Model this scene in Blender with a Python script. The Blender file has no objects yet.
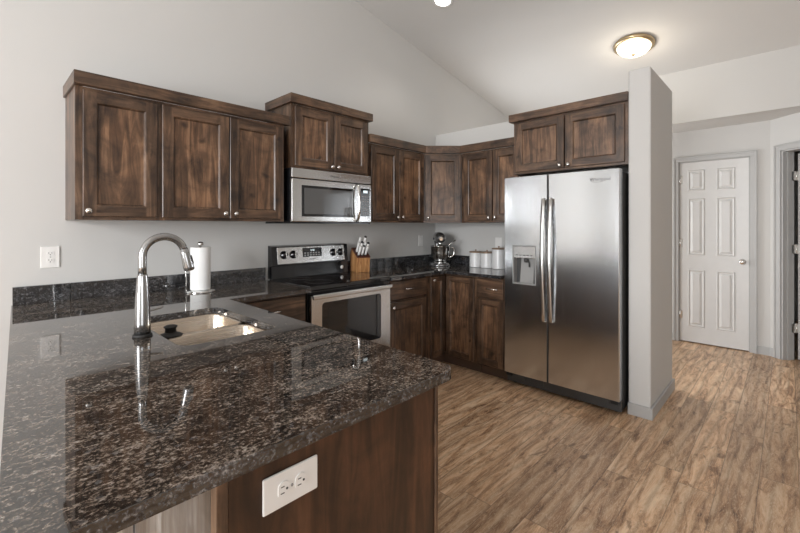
import bpy, bmesh, math, random
from mathutils import Vector, Matrix
random.seed(7)
PI = math.pi
S = bpy.context.scene
COL = S.collection

# ------------------------------------------------------------------ camera
F_PX, HORIZON, YAW, EYE = 406.6, 225.8, 0.7629, 1.36
cd = bpy.data.cameras.new('camera'); cam = bpy.data.objects.new('camera', cd); COL.objects.link(cam)
cd.sensor_width = 36.0; cd.lens = F_PX * 36.0 / 800.0
cd.shift_y = -(266.5 - HORIZON) / 800.0
cd.clip_start = 0.02
cam.location = (0, 0, EYE); cam.rotation_euler = (PI / 2, 0, YAW - PI / 2)
S.camera = cam

# ------------------------------------------------------------------ world, lights, exposure
w = bpy.data.worlds.new('world'); S.world = w; w.use_nodes = True
wb = w.node_tree.nodes['Background']; wb.inputs[0].default_value = (0.93, 0.96, 1.0, 1); wb.inputs[1].default_value = 1.6
S.view_settings.view_transform = 'Standard'; S.view_settings.look = 'None'
S.view_settings.gamma = 1; S.view_settings.use_curve_mapping = False
S.view_settings.exposure = 0.24

def area(name, loc, direction, sx, sy, power, color=(1, 1, 1), spread=180):
    l = bpy.data.lights.new(name, 'AREA'); l.shape = 'RECTANGLE'; l.size = sx; l.size_y = sy
    l.energy = power; l.color = color; l.spread = math.radians(spread)
    o = bpy.data.objects.new(name, l); COL.objects.link(o); o.location = loc
    o.rotation_euler = Vector(direction).to_track_quat('-Z', 'Z').to_euler()
    return o
# daylight from unseen windows: rear, added side window, hall entry
area('daylight', (-3.28, 0.75, 1.70), (1, 0, 0), 2.6, 1.7, 290, (0.97, 0.985, 1.0))
area('daylight', (-1.5, -3.58, 1.45), (0, 1, 0), 2.4, 1.7, 34, (0.97, 0.985, 1.0))  # light of an unseen side window, added to fill the room
area('daylight', (4.55, 3.14, 1.2), (0, -1, 0), .8, 1.9, 44, (0.97, 0.985, 1.0))

# ------------------------------------------------------------------ mesh helpers
class MB:
    def __init__(s): s.bm = bmesh.new()
    def _mi(s, before, mi):
        for f in s.bm.faces:
            if f not in before: f.material_index = mi
    def box(s, x0, x1, y0, y1, z0, z1, mi=0, bev=0.0, seg=2):
        bm = s.bm; b = set(bm.faces)
        if x0 > x1: x0, x1 = x1, x0
        if y0 > y1: y0, y1 = y1, y0
        if z0 > z1: z0, z1 = z1, z0
        r = bmesh.ops.create_cube(bm, size=1.0)
        for v in r['verts']:
            v.co = Vector(((x0 + x1) / 2 + v.co.x * (x1 - x0), (y0 + y1) / 2 + v.co.y * (y1 - y0), (z0 + z1) / 2 + v.co.z * (z1 - z0)))
        if bev > 0:
            es = list({e for v in r['verts'] for e in v.link_edges})
            bmesh.ops.bevel(bm, geom=es, offset=bev, segments=seg, affect='EDGES', profile=0.5)
        s._mi(b, mi); return s
    def cyl(s, p0, p1, r0, r1=None, seg=24, mi=0):
        if r1 is None: r1 = r0
        return s.rings([p0, p1], [r0, r1], seg, mi)
    def rings(s, pts, rads, seg=16, mi=0, cap=True, up=None, squash=1.0):
        bm = s.bm; b = set(bm.faces); pts = [Vector(p) for p in pts]; n = len(pts); loops = []
        t0 = (pts[1] - pts[0]).normalized()
        ref = Vector(up) if up else (Vector((0, 0, 1)) if abs(t0.z) < 0.9 else Vector((1, 0, 0)))
        for i, p in enumerate(pts):
            t = ((pts[min(i + 1, n - 1)] - pts[max(i - 1, 0)])).normalized()
            a = t.cross(ref)
            if a.length < 1e-5: a = t.cross(Vector((0, 1, 0)))
            a.normalize(); c = a.cross(t).normalized(); ref = c
            r = rads[i] if hasattr(rads, '__len__') else rads
            loops.append([bm.verts.new(p + a * math.cos(2 * PI * k / seg) * r + c * math.sin(2 * PI * k / seg) * r * squash) for k in range(seg)])
        for A, B in zip(loops, loops[1:]):
            for k in range(seg):
                f = bm.faces.new((A[k], A[(k + 1) % seg], B[(k + 1) % seg], B[k])); f.smooth = True
        if cap:
            bm.faces.new(loops[0][::-1]); bm.faces.new(loops[-1])
        s._mi(b, mi); return s
    def lathe(s, prof, c=(0, 0, 0), seg=32, mi=0, axis='Z', closed_ends=True):
        bm = s.bm; b = set(bm.faces); c = Vector(c); loops = []
        def P(r, h, a):
            x, y = r * math.cos(a), r * math.sin(a)
            if axis == 'Z': return c + Vector((x, y, h))
            if axis == 'Y': return c + Vector((x, h, y))
            return c + Vector((h, x, y))
        for r, h in prof:
            if r < 1e-6: loops.append([bm.verts.new(P(0, h, 0))])
            else: loops.append([bm.verts.new(P(r, h, 2 * PI * k / seg)) for k in range(seg)])
        for A, B in zip(loops, loops[1:]):
            for k in range(seg):
                k2 = (k + 1) % seg
                if len(A) == 1 and len(B) == 1: continue
                if len(A) == 1: f = bm.faces.new((A[0], B[k2], B[k]))
                elif len(B) == 1: f = bm.faces.new((A[k], A[k2], B[0]))
                else: f = bm.faces.new((A[k], A[k2], B[k2], B[k]))
                f.smooth = True
        if closed_ends:
            if len(loops[0]) > 1: bm.faces.new(loops[0][::-1])
            if len(loops[-1]) > 1: bm.faces.new(loops[-1])
        s._mi(b, mi); return s
    def loft(s, loops, mi=0, cap0=True, cap1=True, smooth=False):
        bm = s.bm; b = set(bm.faces)
        L = [[bm.verts.new(Vector(p)) for p in lp] for lp in loops]; n = len(L[0])
        for A, B in zip(L, L[1:]):
            for k in range(n):
                f = bm.faces.new((A[k], A[(k + 1) % n], B[(k + 1) % n], B[k])); f.smooth = smooth
        if cap0: bm.faces.new(L[0][::-1])
        if cap1: bm.faces.new(L[-1])
        s._mi(b, mi); return s
    def prism(s, poly, axis, a0, a1, mi=0):
        def P(u, v, a):
            return {'X': (a, u, v), 'Y': (u, a, v), 'Z': (u, v, a)}[axis]
        return s.loft([[P(u, v, a0) for u, v in poly], [P(u, v, a1) for u, v in poly]], mi)
    def quad(s, pts, mi=0):
        f = s.bm.faces.new([s.bm.verts.new(Vector(p)) for p in pts]); f.material_index = mi; return s
    def xform(s, m):
        bmesh.ops.transform(s.bm, matrix=m, verts=s.bm.verts); return s
    def build(s, name, mats, parent=None, loc=None, smooth_angle=None, bevel=None, rot=None):
        bm = s.bm
        bmesh.ops.recalc_face_normals(bm, faces=bm.faces)
        me = bpy.data.meshes.new(name); 
        if not isinstance(mats, (list, tuple)): mats = [mats]
        for m in mats: me.materials.append(m)
        bm.to_mesh(me); bm.free()
        o = bpy.data.objects.new(name, me); COL.objects.link(o)
        if parent: o.parent = parent
        if loc: o.location = loc
        if rot: o.rotation_euler = rot
        if bevel:
            md = o.modifiers.new('bevel', 'BEVEL'); md.width = bevel; md.segments = 2; md.limit_method = 'ANGLE'; md.angle_limit = math.radians(40)
        return o

def empty(name, loc, rz=0.0, label=None, cat=None, group=None, kind=None, rot=None):
    o = bpy.data.objects.new(name, None); COL.objects.link(o); o.location = loc
    o.rotation_euler = rot if rot else (0, 0, rz); o.empty_display_size = 0.1
    return tag(o, label, cat, group, kind)
def tag(o, label=None, cat=None, group=None, kind=None):
    if label: o['label'] = label
    if cat: o['category'] = cat
    if group: o['group'] = group
    if kind: o['kind'] = kind
    return o
def struct(name, mb, mat, **k):
    o = mb.build(name, mat, **k); o['kind'] = 'structure'; return o
def rrect(x0, x1, y0, y1, r, n=6):
    pts = []
    for cx, cy, a0 in ((x1 - r, y1 - r, 0), (x0 + r, y1 - r, PI / 2), (x0 + r, y0 + r, PI), (x1 - r, y0 + r, 1.5 * PI)):
        for k in range(n + 1):
            a = a0 + PI / 2 * k / n; pts.append((cx + r * math.cos(a), cy + r * math.sin(a)))
    return pts
def text_part(body, name, parent, size, mat, loc, rot, align='CENTER', depth=0.0004):
    c = bpy.data.curves.new('lettering', 'FONT'); c.body = body; c.size = size; c.align_x = align; c.align_y = 'CENTER'; c.extrude = depth
    t = bpy.data.objects.new('lettering_source', c); COL.objects.link(t)
    dg = bpy.context.evaluated_depsgraph_get(); dg.update()
    me = bpy.data.meshes.new_from_object(t.evaluated_get(dg)); bpy.data.objects.remove(t); bpy.data.curves.remove(c)
    me.materials.clear(); me.materials.append(mat)
    o = bpy.data.objects.new(name, me); COL.objects.link(o); o.parent = parent; o.location = loc; o.rotation_euler = rot
    return o

# ------------------------------------------------------------------ materials
def mat(name):
    m = bpy.data.materials.new(name); m.use_nodes = True; nt = m.node_tree
    return m, nt, nt.nodes['Principled BSDF']
def N(nt, t, **k):
    n = nt.nodes.new(t)
    for a, b in k.items(): setattr(n, a, b)
    return n
def L(nt, a, b): nt.links.new(a, b)
def ramp(nt, src, stops, interp='LINEAR'):
    r = N(nt, 'ShaderNodeValToRGB'); cr = r.color_ramp; cr.interpolation = interp
    while len(cr.elements) < len(stops): cr.elements.new(0.5)
    for e, (p, c) in zip(cr.elements, stops): e.position = p; e.color = (*c, 1) if len(c) == 3 else c
    L(nt, src, r.inputs[0]); return r.outputs[0]
def mixc(nt, fac, a, b, mode='MIX'):
    m = N(nt, 'ShaderNodeMix', data_type='RGBA', blend_type=mode)
    for sock, v in ((m.inputs[0], fac), (m.inputs[6], a), (m.inputs[7], b)):
        if isinstance(v, (int, float)): sock.default_value = v
        elif isinstance(v, tuple): sock.default_value = (*v, 1)
        else: L(nt, v, sock)
    return m.outputs[2]
def mathn(nt, op, a, b=None, c=None):
    m = N(nt, 'ShaderNodeMath', operation=op)
    for i, v in enumerate((a, b, c)):
        if v is None: continue
        if isinstance(v, (int, float)): m.inputs[i].default_value = v
        else: L(nt, v, m.inputs[i])
    return m.outputs[0]
def mapping(nt, scale, rot=(0, 0, 0), loc=(0, 0, 0), rand=False):
    tc = N(nt, 'ShaderNodeTexCoord'); mp = N(nt, 'ShaderNodeMapping')
    mp.inputs['Scale'].default_value = scale; mp.inputs['Rotation'].default_value = rot; mp.inputs['Location'].default_value = loc
    src = tc.outputs['Object']
    if rand:
        oi = N(nt, 'ShaderNodeObjectInfo'); va = N(nt, 'ShaderNodeVectorMath', operation='ADD')
        mu = mathn(nt, 'MULTIPLY', oi.outputs['Random'], 37.0)
        L(nt, src, va.inputs[0]); L(nt, mu, va.inputs[1]); src = va.outputs[0]
    L(nt, src, mp.inputs[0]); return mp.outputs[0]
def noise(nt, vec, scale, detail=4, rough=0.55, dist=0.0):
    n = N(nt, 'ShaderNodeTexNoise'); n.inputs['Scale'].default_value = scale; n.inputs['Detail'].default_value = detail
    n.inputs['Roughness'].default_value = rough; n.inputs['Distortion'].default_value = dist
    if vec is not None: L(nt, vec, n.inputs['Vector'])
    return n.outputs[0]
def bump(nt, bsdf, h, strength=0.2, dist=0.002):
    b = N(nt, 'ShaderNodeBump'); b.inputs['Strength'].default_value = strength; b.inputs['Distance'].default_value = dist
    L(nt, h, b.inputs['Height']); L(nt, b.outputs[0], bsdf.inputs['Normal'])
def plain(name, col, rough=0.5, metal=0.0, coat=0.0, spec=0.5, emit=None, estr=0):
    m, nt, b = mat(name)
    b.inputs['Base Color'].default_value = (*col, 1); b.inputs['Roughness'].default_value = rough; b.inputs['Metallic'].default_value = metal
    b.inputs['Coat Weight'].default_value = coat; b.inputs['Specular IOR Level'].default_value = spec
    if emit: b.inputs['Emission Color'].default_value = (*emit, 1); b.inputs['Emission Strength'].default_value = estr
    # faint procedural unevenness so no surface is perfectly uniform
    n = noise(nt, mapping(nt, (1, 1, 1)), 9, 3)
    c = mixc(nt, n, tuple(x * 0.95 for x in col), tuple(min(1, x * 1.05) for x in col)); L(nt, c, b.inputs['Base Color'])
    return m
def wall_mat(name, col):
    m, nt, b = mat(name); v = mapping(nt, (1, 1, 1))
    c = mixc(nt, noise(nt, v, 1.3, 3), tuple(x * 0.98 for x in col), tuple(x * 1.02 for x in col)); L(nt, c, b.inputs['Base Color'])
    b.inputs['Roughness'].default_value = 0.85; b.inputs['Specular IOR Level'].default_value = 0.25
    bump(nt, b, noise(nt, v, 140, 3), 0.08, 0.001); return m
def wood(name, grain='Z', gain=1.0, tint=(1, 1, 1)):
    m, nt, b = mat(name)
    sc = {'Z': (9, 9, 1.0), 'X': (1.0, 9, 9), 'Y': (9, 1.0, 9)}[grain]
    v = mapping(nt, sc, rand=True); v2 = mapping(nt, (1, 1, 1), rand=True)
    g = noise(nt, v, 2.2, 8, 0.62, 1.2)
    T = lambda c: tuple(max(0, x * gain * t) for x, t in zip(c, tint))
    c = ramp(nt, g, [(0.25, T((0.035, 0.019, 0.011))), (0.43, T((0.095, 0.053, 0.031))), (0.57, T((0.190, 0.111, 0.066))), (0.78, T((0.35, 0.222, 0.140)))])
    blot = ramp(nt, noise(nt, v2, 5.5, 5, 0.6, 0.6), [(0.33, (0.38, 0.38, 0.40)), (0.5, (0.82, 0.82, 0.82)), (0.68, (1.25, 1.22, 1.18))])
    c = mixc(nt, 1.0, c, blot, 'MULTIPLY')
    vo = N(nt, 'ShaderNodeTexVoronoi'); vo.inputs['Scale'].default_value = 6.0
    wv = N(nt, 'ShaderNodeVectorMath', operation='ADD'); L(nt, v2, wv.inputs[0])
    wn = N(nt, 'ShaderNodeTexNoise'); wn.inputs['Scale'].default_value = 9; L(nt, v2, wn.inputs['Vector'])
    ws = N(nt, 'ShaderNodeVectorMath', operation='SCALE'); ws.inputs['Scale'].default_value = 0.10; L(nt, wn.outputs['Color'], ws.inputs[0]); L(nt, ws.outputs[0], wv.inputs[1])
    L(nt, wv.outputs[0], vo.inputs['Vector'])
    k = ramp(nt, vo.outputs['Distance'], [(0.05, (0.18, 0.15, 0.14)), (0.16, (1, 1, 1))])
    c = mixc(nt, 0.9, c, k, 'MULTIPLY')
    oi = N(nt, 'ShaderNodeObjectInfo')
    br = mathn(nt, 'MULTIPLY_ADD', oi.outputs['Random'], 0.4, 0.75)
    hs = N(nt, 'ShaderNodeHueSaturation'); L(nt, c, hs.inputs['Color']); L(nt, br, hs.inputs['Value'])
    L(nt, hs.outputs[0], b.inputs['Base Color'])
    b.inputs['Roughness'].default_value = 0.38; b.inputs['Coat Weight'].default_value = 0.25; b.inputs['Coat Roughness'].default_value = 0.22
    bump(nt, b, g, 0.12, 0.001); return m
def steel(name, axis='Z', col=(0.66, 0.655, 0.645), rough=0.22):
    m, nt, b = mat(name)
    sc = {'Z': (260, 260, 2), 'X': (2, 260, 260), 'Y': (260, 2, 260)}[axis]
    g = noise(nt, mapping(nt, sc), 1.0, 3)
    b.inputs['Metallic'].default_value = 1.0; b.inputs['Base Color'].default_value = (*col, 1)
    r = mathn(nt, 'MULTIPLY_ADD', g, 0.12, rough - 0.06); L(nt, r, b.inputs['Roughness'])
    bump(nt, b, g, 0.05, 0.0006); return m
def granite(name='dark_speckled_granite', stops=None):
    m, nt, b = mat(name)
    v = mapping(nt, (1.6, 2.7, 2.7), rot=(0, 0, math.radians(8)))
    w0 = mapping(nt, (1, 1, 1))
    n1 = noise(nt, v, 34, 8, 0.68, 0.7)
    n2 = noise(nt, w0, 150, 4, 0.7)
    n3 = noise(nt, v, 6, 5, 0.6, 0.5)
    a = mathn(nt, 'MULTIPLY_ADD', n2, 0.62, mathn(nt, 'MULTIPLY', n1, 0.55))
    a = mathn(nt, 'ADD', a, mathn(nt, 'MULTIPLY_ADD', n3, 0.30, -0.15))
    c = ramp(nt, a, stops or [(0.45, (0.004, 0.004, 0.005)), (0.54, (0.014, 0.012, 0.011)), (0.60, (0.070, 0.054, 0.042)), (0.66, (0.18, 0.145, 0.118)), (0.76, (0.42, 0.38, 0.34))])
    vo = N(nt, 'ShaderNodeTexVoronoi'); vo.inputs['Scale'].default_value = 120; L(nt, w0, vo.inputs['Vector'])
    fl = ramp(nt, vo.outputs['Color'], [(0.80, (0, 0, 0)), (0.9, (1, 1, 1))])
    c = mixc(nt, mathn(nt, 'MULTIPLY', fl, 0.30), c, (0.22, 0.225, 0.235))
    L(nt, c, b.inputs['Base Color'])
    b.inputs['Roughness'].default_value = 0.03; b.inputs['IOR'].default_value = 2.0
    return m
def floor_mat():
    m, nt, b = mat('rustic_oak_planks')
    tc = N(nt, 'ShaderNodeTexCoord'); sp = N(nt, 'ShaderNodeSeparateXYZ'); L(nt, tc.outputs['Object'], sp.inputs[0])
    PW, PL = 0.155, 1.22
    yr = mathn(nt, 'DIVIDE', mathn(nt, 'ADD', sp.outputs['Y'], 0.04), PW); row = mathn(nt, 'FLOOR', yr)
    wn = N(nt, 'ShaderNodeTexWhiteNoise', noise_dimensions='1D'); L(nt, row, wn.inputs['W'])
    xr = mathn(nt, 'DIVIDE', mathn(nt, 'MULTIPLY_ADD', wn.outputs['Value'], PL, sp.outputs['X']), PL); colm = mathn(nt, 'FLOOR', xr)
    cb = N(nt, 'ShaderNodeCombineXYZ'); L(nt, row, cb.inputs[0]); L(nt, colm, cb.inputs[1])
    w2 = N(nt, 'ShaderNodeTexWhiteNoise', noise_dimensions='3D'); L(nt, cb.outputs[0], w2.inputs['Vector'])
    off = N(nt, 'ShaderNodeVectorMath', operation='SCALE'); off.inputs['Scale'].default_value = 23; L(nt, w2.outputs['Color'], off.inputs[0])
    ad = N(nt, 'ShaderNodeVectorMath', operation='ADD'); L(nt, tc.outputs['Object'], ad.inputs[0]); L(nt, off.outputs[0], ad.inputs[1])
    mp = N(nt, 'ShaderNodeMapping'); mp.inputs['Scale'].default_value = (1.0, 6.5, 1); L(nt, ad.outputs[0], mp.inputs[0])
    g = noise(nt, mp.outputs[0], 3.0, 13, 0.76, 0.9)
    mp2 = N(nt, 'ShaderNodeMapping'); mp2.inputs['Scale'].default_value = (0.9, 6, 1); L(nt, ad.outputs[0], mp2.inputs[0])
    wv = N(nt, 'ShaderNodeTexWave', wave_type='RINGS', rings_direction='Z'); wv.inputs['Scale'].default_value = 0.9; wv.inputs['Distortion'].default_value = 7
    wv.inputs['Detail'].default_value = 4; wv.inputs['Detail Scale'].default_value = 1.1; L(nt, mp2.outputs[0], wv.inputs[0])
    c = ramp(nt, g, [(0.32, (0.14, 0.080, 0.048)), (0.42, (0.39, 0.226, 0.125)), (0.50, (0.60, 0.392, 0.238)), (0.62, (0.78, 0.59, 0.41))])
    wr = ramp(nt, wv.outputs['Fac'], [(0.0, (0.55, 0.5, 0.45)), (0.25, (0.95, 0.95, 0.95)), (1.0, (1.1, 1.08, 1.05))])
    c = mixc(nt, 0.55, c, wr, 'MULTIPLY')
    pv = ramp(nt, w2.outputs['Value'], [(0.0, (0.72, 0.69, 0.66)), (0.5, (0.95, 0.94, 0.93)), (1.0, (1.15, 1.12, 1.08))])
    c = mixc(nt, 0.9, c, pv, 'MULTIPLY')
    # pale scraped marks and dark knots
    sv = N(nt, 'ShaderNodeMapping'); sv.inputs['Scale'].default_value = (3, 16, 1); L(nt, ad.outputs[0], sv.inputs[0])
    sc = ramp(nt, noise(nt, sv.outputs[0], 4, 6, 0.7, 3.5), [(0.545, (0, 0, 0)), (0.575, (1, 1, 1))])
    c = mixc(nt, mathn(nt, 'MULTIPLY', sc, 0.45), c, (0.72, 0.57, 0.42))
    kn = N(nt, 'ShaderNodeMapping'); kn.inputs['Scale'].default_value = (1, 2.4, 1); L(nt, ad.outputs[0], kn.inputs[0])
    kk = ramp(nt, noise(nt, kn.outputs[0], 4.0, 6, 0.65, 1.6), [(0.33, (0.38, 0.32, 0.28)), (0.41, (1, 1, 1))])
    c = mixc(nt, 0.85, c, kk, 'MULTIPLY')
    fy = mathn(nt, 'FRACT', yr); fx = mathn(nt, 'FRACT', xr)
    ey = mathn(nt, 'MINIMUM', fy, mathn(nt, 'SUBTRACT', 1, fy)); ex = mathn(nt, 'MINIMUM', fx, mathn(nt, 'SUBTRACT', 1, fx))
    s1 = mathn(nt, 'LESS_THAN', ey, 0.014); s2 = mathn(nt, 'LESS_THAN', ex, 0.0018); s = mathn(nt, 'MAXIMUM', s1, s2)
    c = mixc(nt, mathn(nt, 'MULTIPLY', s, 0.45), c, (0.06, 0.035, 0.02))
    L(nt, c, b.inputs['Base Color']); b.inputs['Roughness'].default_value = 0.36
    bump(nt, b, mathn(nt, 'SUBTRACT', g, s), 0.15, 0.002)
    return m

M_WALL = wall_mat('warm_grey_wall_paint', (0.595, 0.588, 0.572))
M_CEIL = wall_mat('ceiling_paint', (0.615, 0.607, 0.592))
M_TRIM = plain('grey_trim_paint', (0.44, 0.44, 0.435), 0.45)
M_DOORP = plain('white_door_paint', (0.62, 0.618, 0.61), 0.4)
M_FLOOR = floor_mat(); M_GRAN = granite()
M_GRAN2 = granite('granite_splash_and_edge_shade', [(0.48, (0.003, 0.003, 0.004)), (0.56, (0.010, 0.010, 0.011)), (0.63, (0.040, 0.041, 0.045)), (0.70, (0.12, 0.12, 0.125)), (0.80, (0.32, 0.32, 0.32))])  # backsplash stone; on slab edges this darker copy paints in shade
WV, WX = wood('alder_vertical_grain', 'Z', .80, (1, .98, .97)), wood('alder_horizontal_grain', 'X', .80, (1, .98, .97))
WY = wood('alder_cross_grain', 'Y', .80, (1, .98, .97))
WP = wood('alder_panel_grain', 'Z', 1.12, (1.04, .98, .92))
M_INNER = plain('cabinet_interior', (0.10, 0.06, 0.04), 0.6)
M_STEEL_V = steel('brushed_steel_vertical', 'Z'); M_STEEL_H = steel('brushed_steel_horizontal', 'X')
M_FRIDGE = steel('fridge_steel', 'Z', (0.69, 0.71, 0.73), 0.18)
M_SINK = steel('sink_steel', 'X', (0.72, 0.63, 0.53), 0.26)  # warm reflection is put into the steel's base colour
M_NICKEL = plain('satin_nickel', (0.75, 0.73, 0.70), 0.22, 1.0)
M_CHROME = plain('chrome', (0.78, 0.78, 0.77), 0.08, 1.0)
M_FAUCET = steel('faucet_steel', 'Z', (0.42, 0.42, 0.42), 0.24)
M_BLACKG = plain('black_glass', (0.008, 0.008, 0.009), 0.04, 0, 0.5)
M_BLACK = plain('black_enamel', (0.007, 0.007, 0.008), 0.15, 0, 0.2)
M_BLACKP = plain('black_plastic', (0.018, 0.018, 0.019), 0.45)
M_RUBBER = plain('black_rubber', (0.015, 0.014, 0.013), 0.55)
M_DGREY = plain('dark_grey_plastic', (0.060, 0.060, 0.060), 0.45)
M_MGREY = plain('mid_grey_plastic', (0.30, 0.30, 0.295), 0.4)
M_WHITE = plain('white_plastic', (0.80, 0.79, 0.77), 0.35)
M_PAPER = plain('paper_towel', (0.85, 0.85, 0.84), 0.95)
M_CERAM = plain('white_ceramic', (0.74, 0.745, 0.75), 0.25)
M_COPPER = plain('copper_brown_lid', (0.32, 0.22, 0.15), 0.35, 0.4)
M_BRASS = plain('brushed_brass', (0.55, 0.43, 0.27), 0.3, 1.0)
M_GLOW = plain('lit_frosted_glass', (0.9, 0.88, 0.82), 0.4, emit=(1.0, 0.90, 0.70), estr=1.3)
M_CANGLOW = plain('lit_lens', (0.9, 0.9, 0.88), 0.4, emit=(1.0, 0.98, 0.94), estr=6.0)
M_BURN = plain('burner_marking', (0.10, 0.10, 0.105), 0.15)
M_LCD = plain('display_digits', (0.5, 0.55, 0.55), 0.4, emit=(0.8, 0.95, 1.0), estr=0.8)
M_KEY = plain('keypad_print', (0.42, 0.42, 0.42), 0.5)
M_OVEN = plain('oven_window_glass', (0.018, 0.018, 0.018), 0.06, 0, 0.25)
M_MWIN = plain('microwave_window_glass', (0.10, 0.10, 0.10), 0.08, 0, 0.6)
M_LOGO = plain('logo_grey', (0.10, 0.10, 0.10), 0.4)
def block_wood():
    m, nt, b = mat('acacia_block')
    c = ramp(nt, noise(nt, mapping(nt, (30, 30, 3)), 1.2, 6, 0.6, 1), [(0.3, (0.16, 0.06, 0.02)), (0.5, (0.42, 0.20, 0.075)), (0.7, (0.62, 0.36, 0.16))])
    L(nt, c, b.inputs['Base Color']); b.inputs['Roughness'].default_value = 0.35; return m
M_BLOCK = block_wood()
M_BLOCKD = plain('dark_slotted_wood', (0.09, 0.03, 0.02), 0.4)

# ------------------------------------------------------------------ room shell
YA, XB = 3.03, 3.78
def ceil_z(x): return 3.30 - 0.19 * (x - 3.8)
XR = 0.2; ZR = ceil_z(XR); XL = -3.2; ZL = ZR + 0.19 * (XL - XR); ZL = ZR - 0.19 * (XR - XL)
struct('floor', MB().box(-3.4, 8.3, -3.9, 3.25, -0.12, 0.0), M_FLOOR)
struct('wall_left', MB().prism([(-3.4, 0), (4.15, 0), (4.15, ceil_z(4.15) + .02), (XR, ZR + .02), (-3.4, ZL)], 'Y', YA, YA + .15).prism([(4.15, 2.15), (4.95, 2.15), (4.95, ceil_z(4.95) + .02), (4.15, ceil_z(4.15) + .02)], 'Y', YA, YA + .15).prism([(4.95, 0), (8.2, 0), (8.2, 2.6), (5.88, 2.6), (5.88, ceil_z(5.88) + .02), (4.95, ceil_z(4.95) + .02)], 'Y', YA, YA + .15).box(4.15, 4.95, YA, YA + .15, 0, .25), M_WALL)
struct('ceiling', MB().prism([(5.37, ceil_z(5.37)), (5.37, ceil_z(5.37) + .12), (XR, ZR + .12), (-3.4, ZL + .08), (-3.4, ZL - .04), (XR, ZR)], 'Y', -3.75, YA + .15).prism([(5.37, ceil_z(5.37)), (5.88, ceil_z(5.88)), (5.88, ceil_z(5.88) + .12), (5.37, ceil_z(5.37) + .12)], 'Y', 1.05, YA + .15), M_CEIL)
struct('wall_back', MB().box(XB, XB + .12, .8425, YA, 0, 2.43), M_WALL)
struct('wall_wing', MB().box(3.275, 4.02, .70, .842, 0, 2.485, bev=.014, seg=3), M_WALL)
struct('wall_upper', MB().box(5.25, 5.37, -.37, 1.15, 2.465, ceil_z(5.25) + .01).box(5.37, 5.76, 1.05, 1.15, 2.561, ceil_z(5.37)), M_WALL)
struct('ceiling_hall', MB().box(5.371, 8.2, -3.6, 1.15, 2.465, 2.56).box(5.881, 8.2, 1.15, YA, 2.465, 2.56), M_CEIL)
DX0, DX1 = 5.76, 5.88
hm = MB().box(DX0, DX1, .14, .300, 0, 2.465).box(DX0, DX1, .938, YA, 0, 2.465).box(DX0, DX1, .300, .938, 2.108, 2.465).box(DX0, DX1, 1.151, YA, 2.465, ceil_z(5.80))
struct('wall_hall', hm, M_WALL)
# wall at forty five degrees with an open doorway
c0 = Vector((5.76, .14, 0)); rw = (0, 0, math.radians(-135))
# local frame: x along the wall away from the corner (direction w), y into the thickness
def w45(mb): return mb.xform(Matrix.Translation(c0) @ Matrix(((-.7071, .7071, 0, 0), (-.7071, -.7071, 0, 0), (0, 0, 1, 0), (0, 0, 0, 1))))
struct('wall_angled', w45(MB().box(0, .122, 0, .115, 0, 2.465).box(.90, 1.10, 0, .115, 0, 2.465).box(.122, .90, 0, .115, 2.125, 2.465).box(.74, 1.10, 0, .115, 2.465, 3.12)), M_WALL)
struct('wall_dining', MB().box(4.98, 5.10, -3.6, -.64, 0, 3.15), M_WALL)
# outer shell of the house beyond the angled doorway
struct('wall_far', MB().box(8.1, 8.25, -3.75, YA + .15, 0, 2.6), M_WALL)
# unseen walls behind the camera; windows placed and sized for their light
def wall_win(name, axis, a0, a1, zt0, zt1, p0, p1, holes):
    mb = MB(); x = a0
    def bb(u0, u1, z0, z1):
        if axis == 'Y': mb.box(u0, u1, p0, p1, z0, z1)
        else: mb.box(p0, p1, u0, u1, z0, z1)
    for (h0, h1, z0, z1) in holes:
        bb(x, h0, 0, zt0); bb(h0, h1, 0, z0) if z0 > 0 else None; bb(h0, h1, z1, zt0); x = h1
    bb(x, a1, 0, zt0)
    return struct(name, mb, M_WALL)
wall_win('wall_right', 'Y', -3.4, 8.2, 4.15, 0, -3.75, -3.6, [(-2.75, -.25, .55, 2.35)])
wall_win('wall_rear', 'X', -3.75, YA + .15, 3.35, 0, -3.4, -3.25, [(-.60, 2.10, .80, 2.60)])
def window(name, axis, u0, u1, z0, z1, p, n):
    mb = MB(); t = .05
    def bb(a, b, c, d, dp=.03):
        if axis == 'Y': mb.box(a, b, p - dp, p + dp, c, d)
        else: mb.box(p - dp, p + dp, a, b, c, d)
    bb(u0, u0 + t, z0, z1); bb(u1 - t, u1, z0, z1); bb(u0 + t, u1 - t, z0, z0 + t); bb(u0 + t, u1 - t, z1 - t, z1)
    for k in range(1, n): c = u0 + (u1 - u0) * k / n; bb(c - t / 2, c + t / 2, z0 + t, z1 - t)
    struct(name, mb, M_DOORP)
window('added_window_1', 'Y', -2.75, -.25, .55, 2.35, -3.62, 3)  # unseen window added for ambient light
window('window_2', 'Y', 4.15, 4.95, .25, 2.15, 3.08, 1)
window('window_3', 'X', -.60, 2.10, .80, 2.60, -3.30, 2)

# baseboards
BH = .085
struct('baseboard_wing', MB().prism([(3.260, .685), (4.035, .685), (4.035, .842), (4.02, .842), (4.02, .70), (3.275, .70), (3.275, .842), (3.260, .842)], 'Z', 0, BH), M_TRIM, bevel=.004)
struct('baseboard_hall', MB().box(5.748, 5.76, .136, .242, 0, BH).box(5.748, 5.76, .997, YA, 0, BH), M_TRIM)
struct('baseboard_angled', w45(MB().box(.003, .057, -.012, 0, 0, BH)), M_TRIM)
struct('baseboard_left', MB().box(-3.25, .29, YA - .013, YA, 0, BH), M_TRIM)
struct('baseboard_back', MB().box(XB + .12, XB + .133, .842, YA, 0, BH), M_TRIM)

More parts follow.
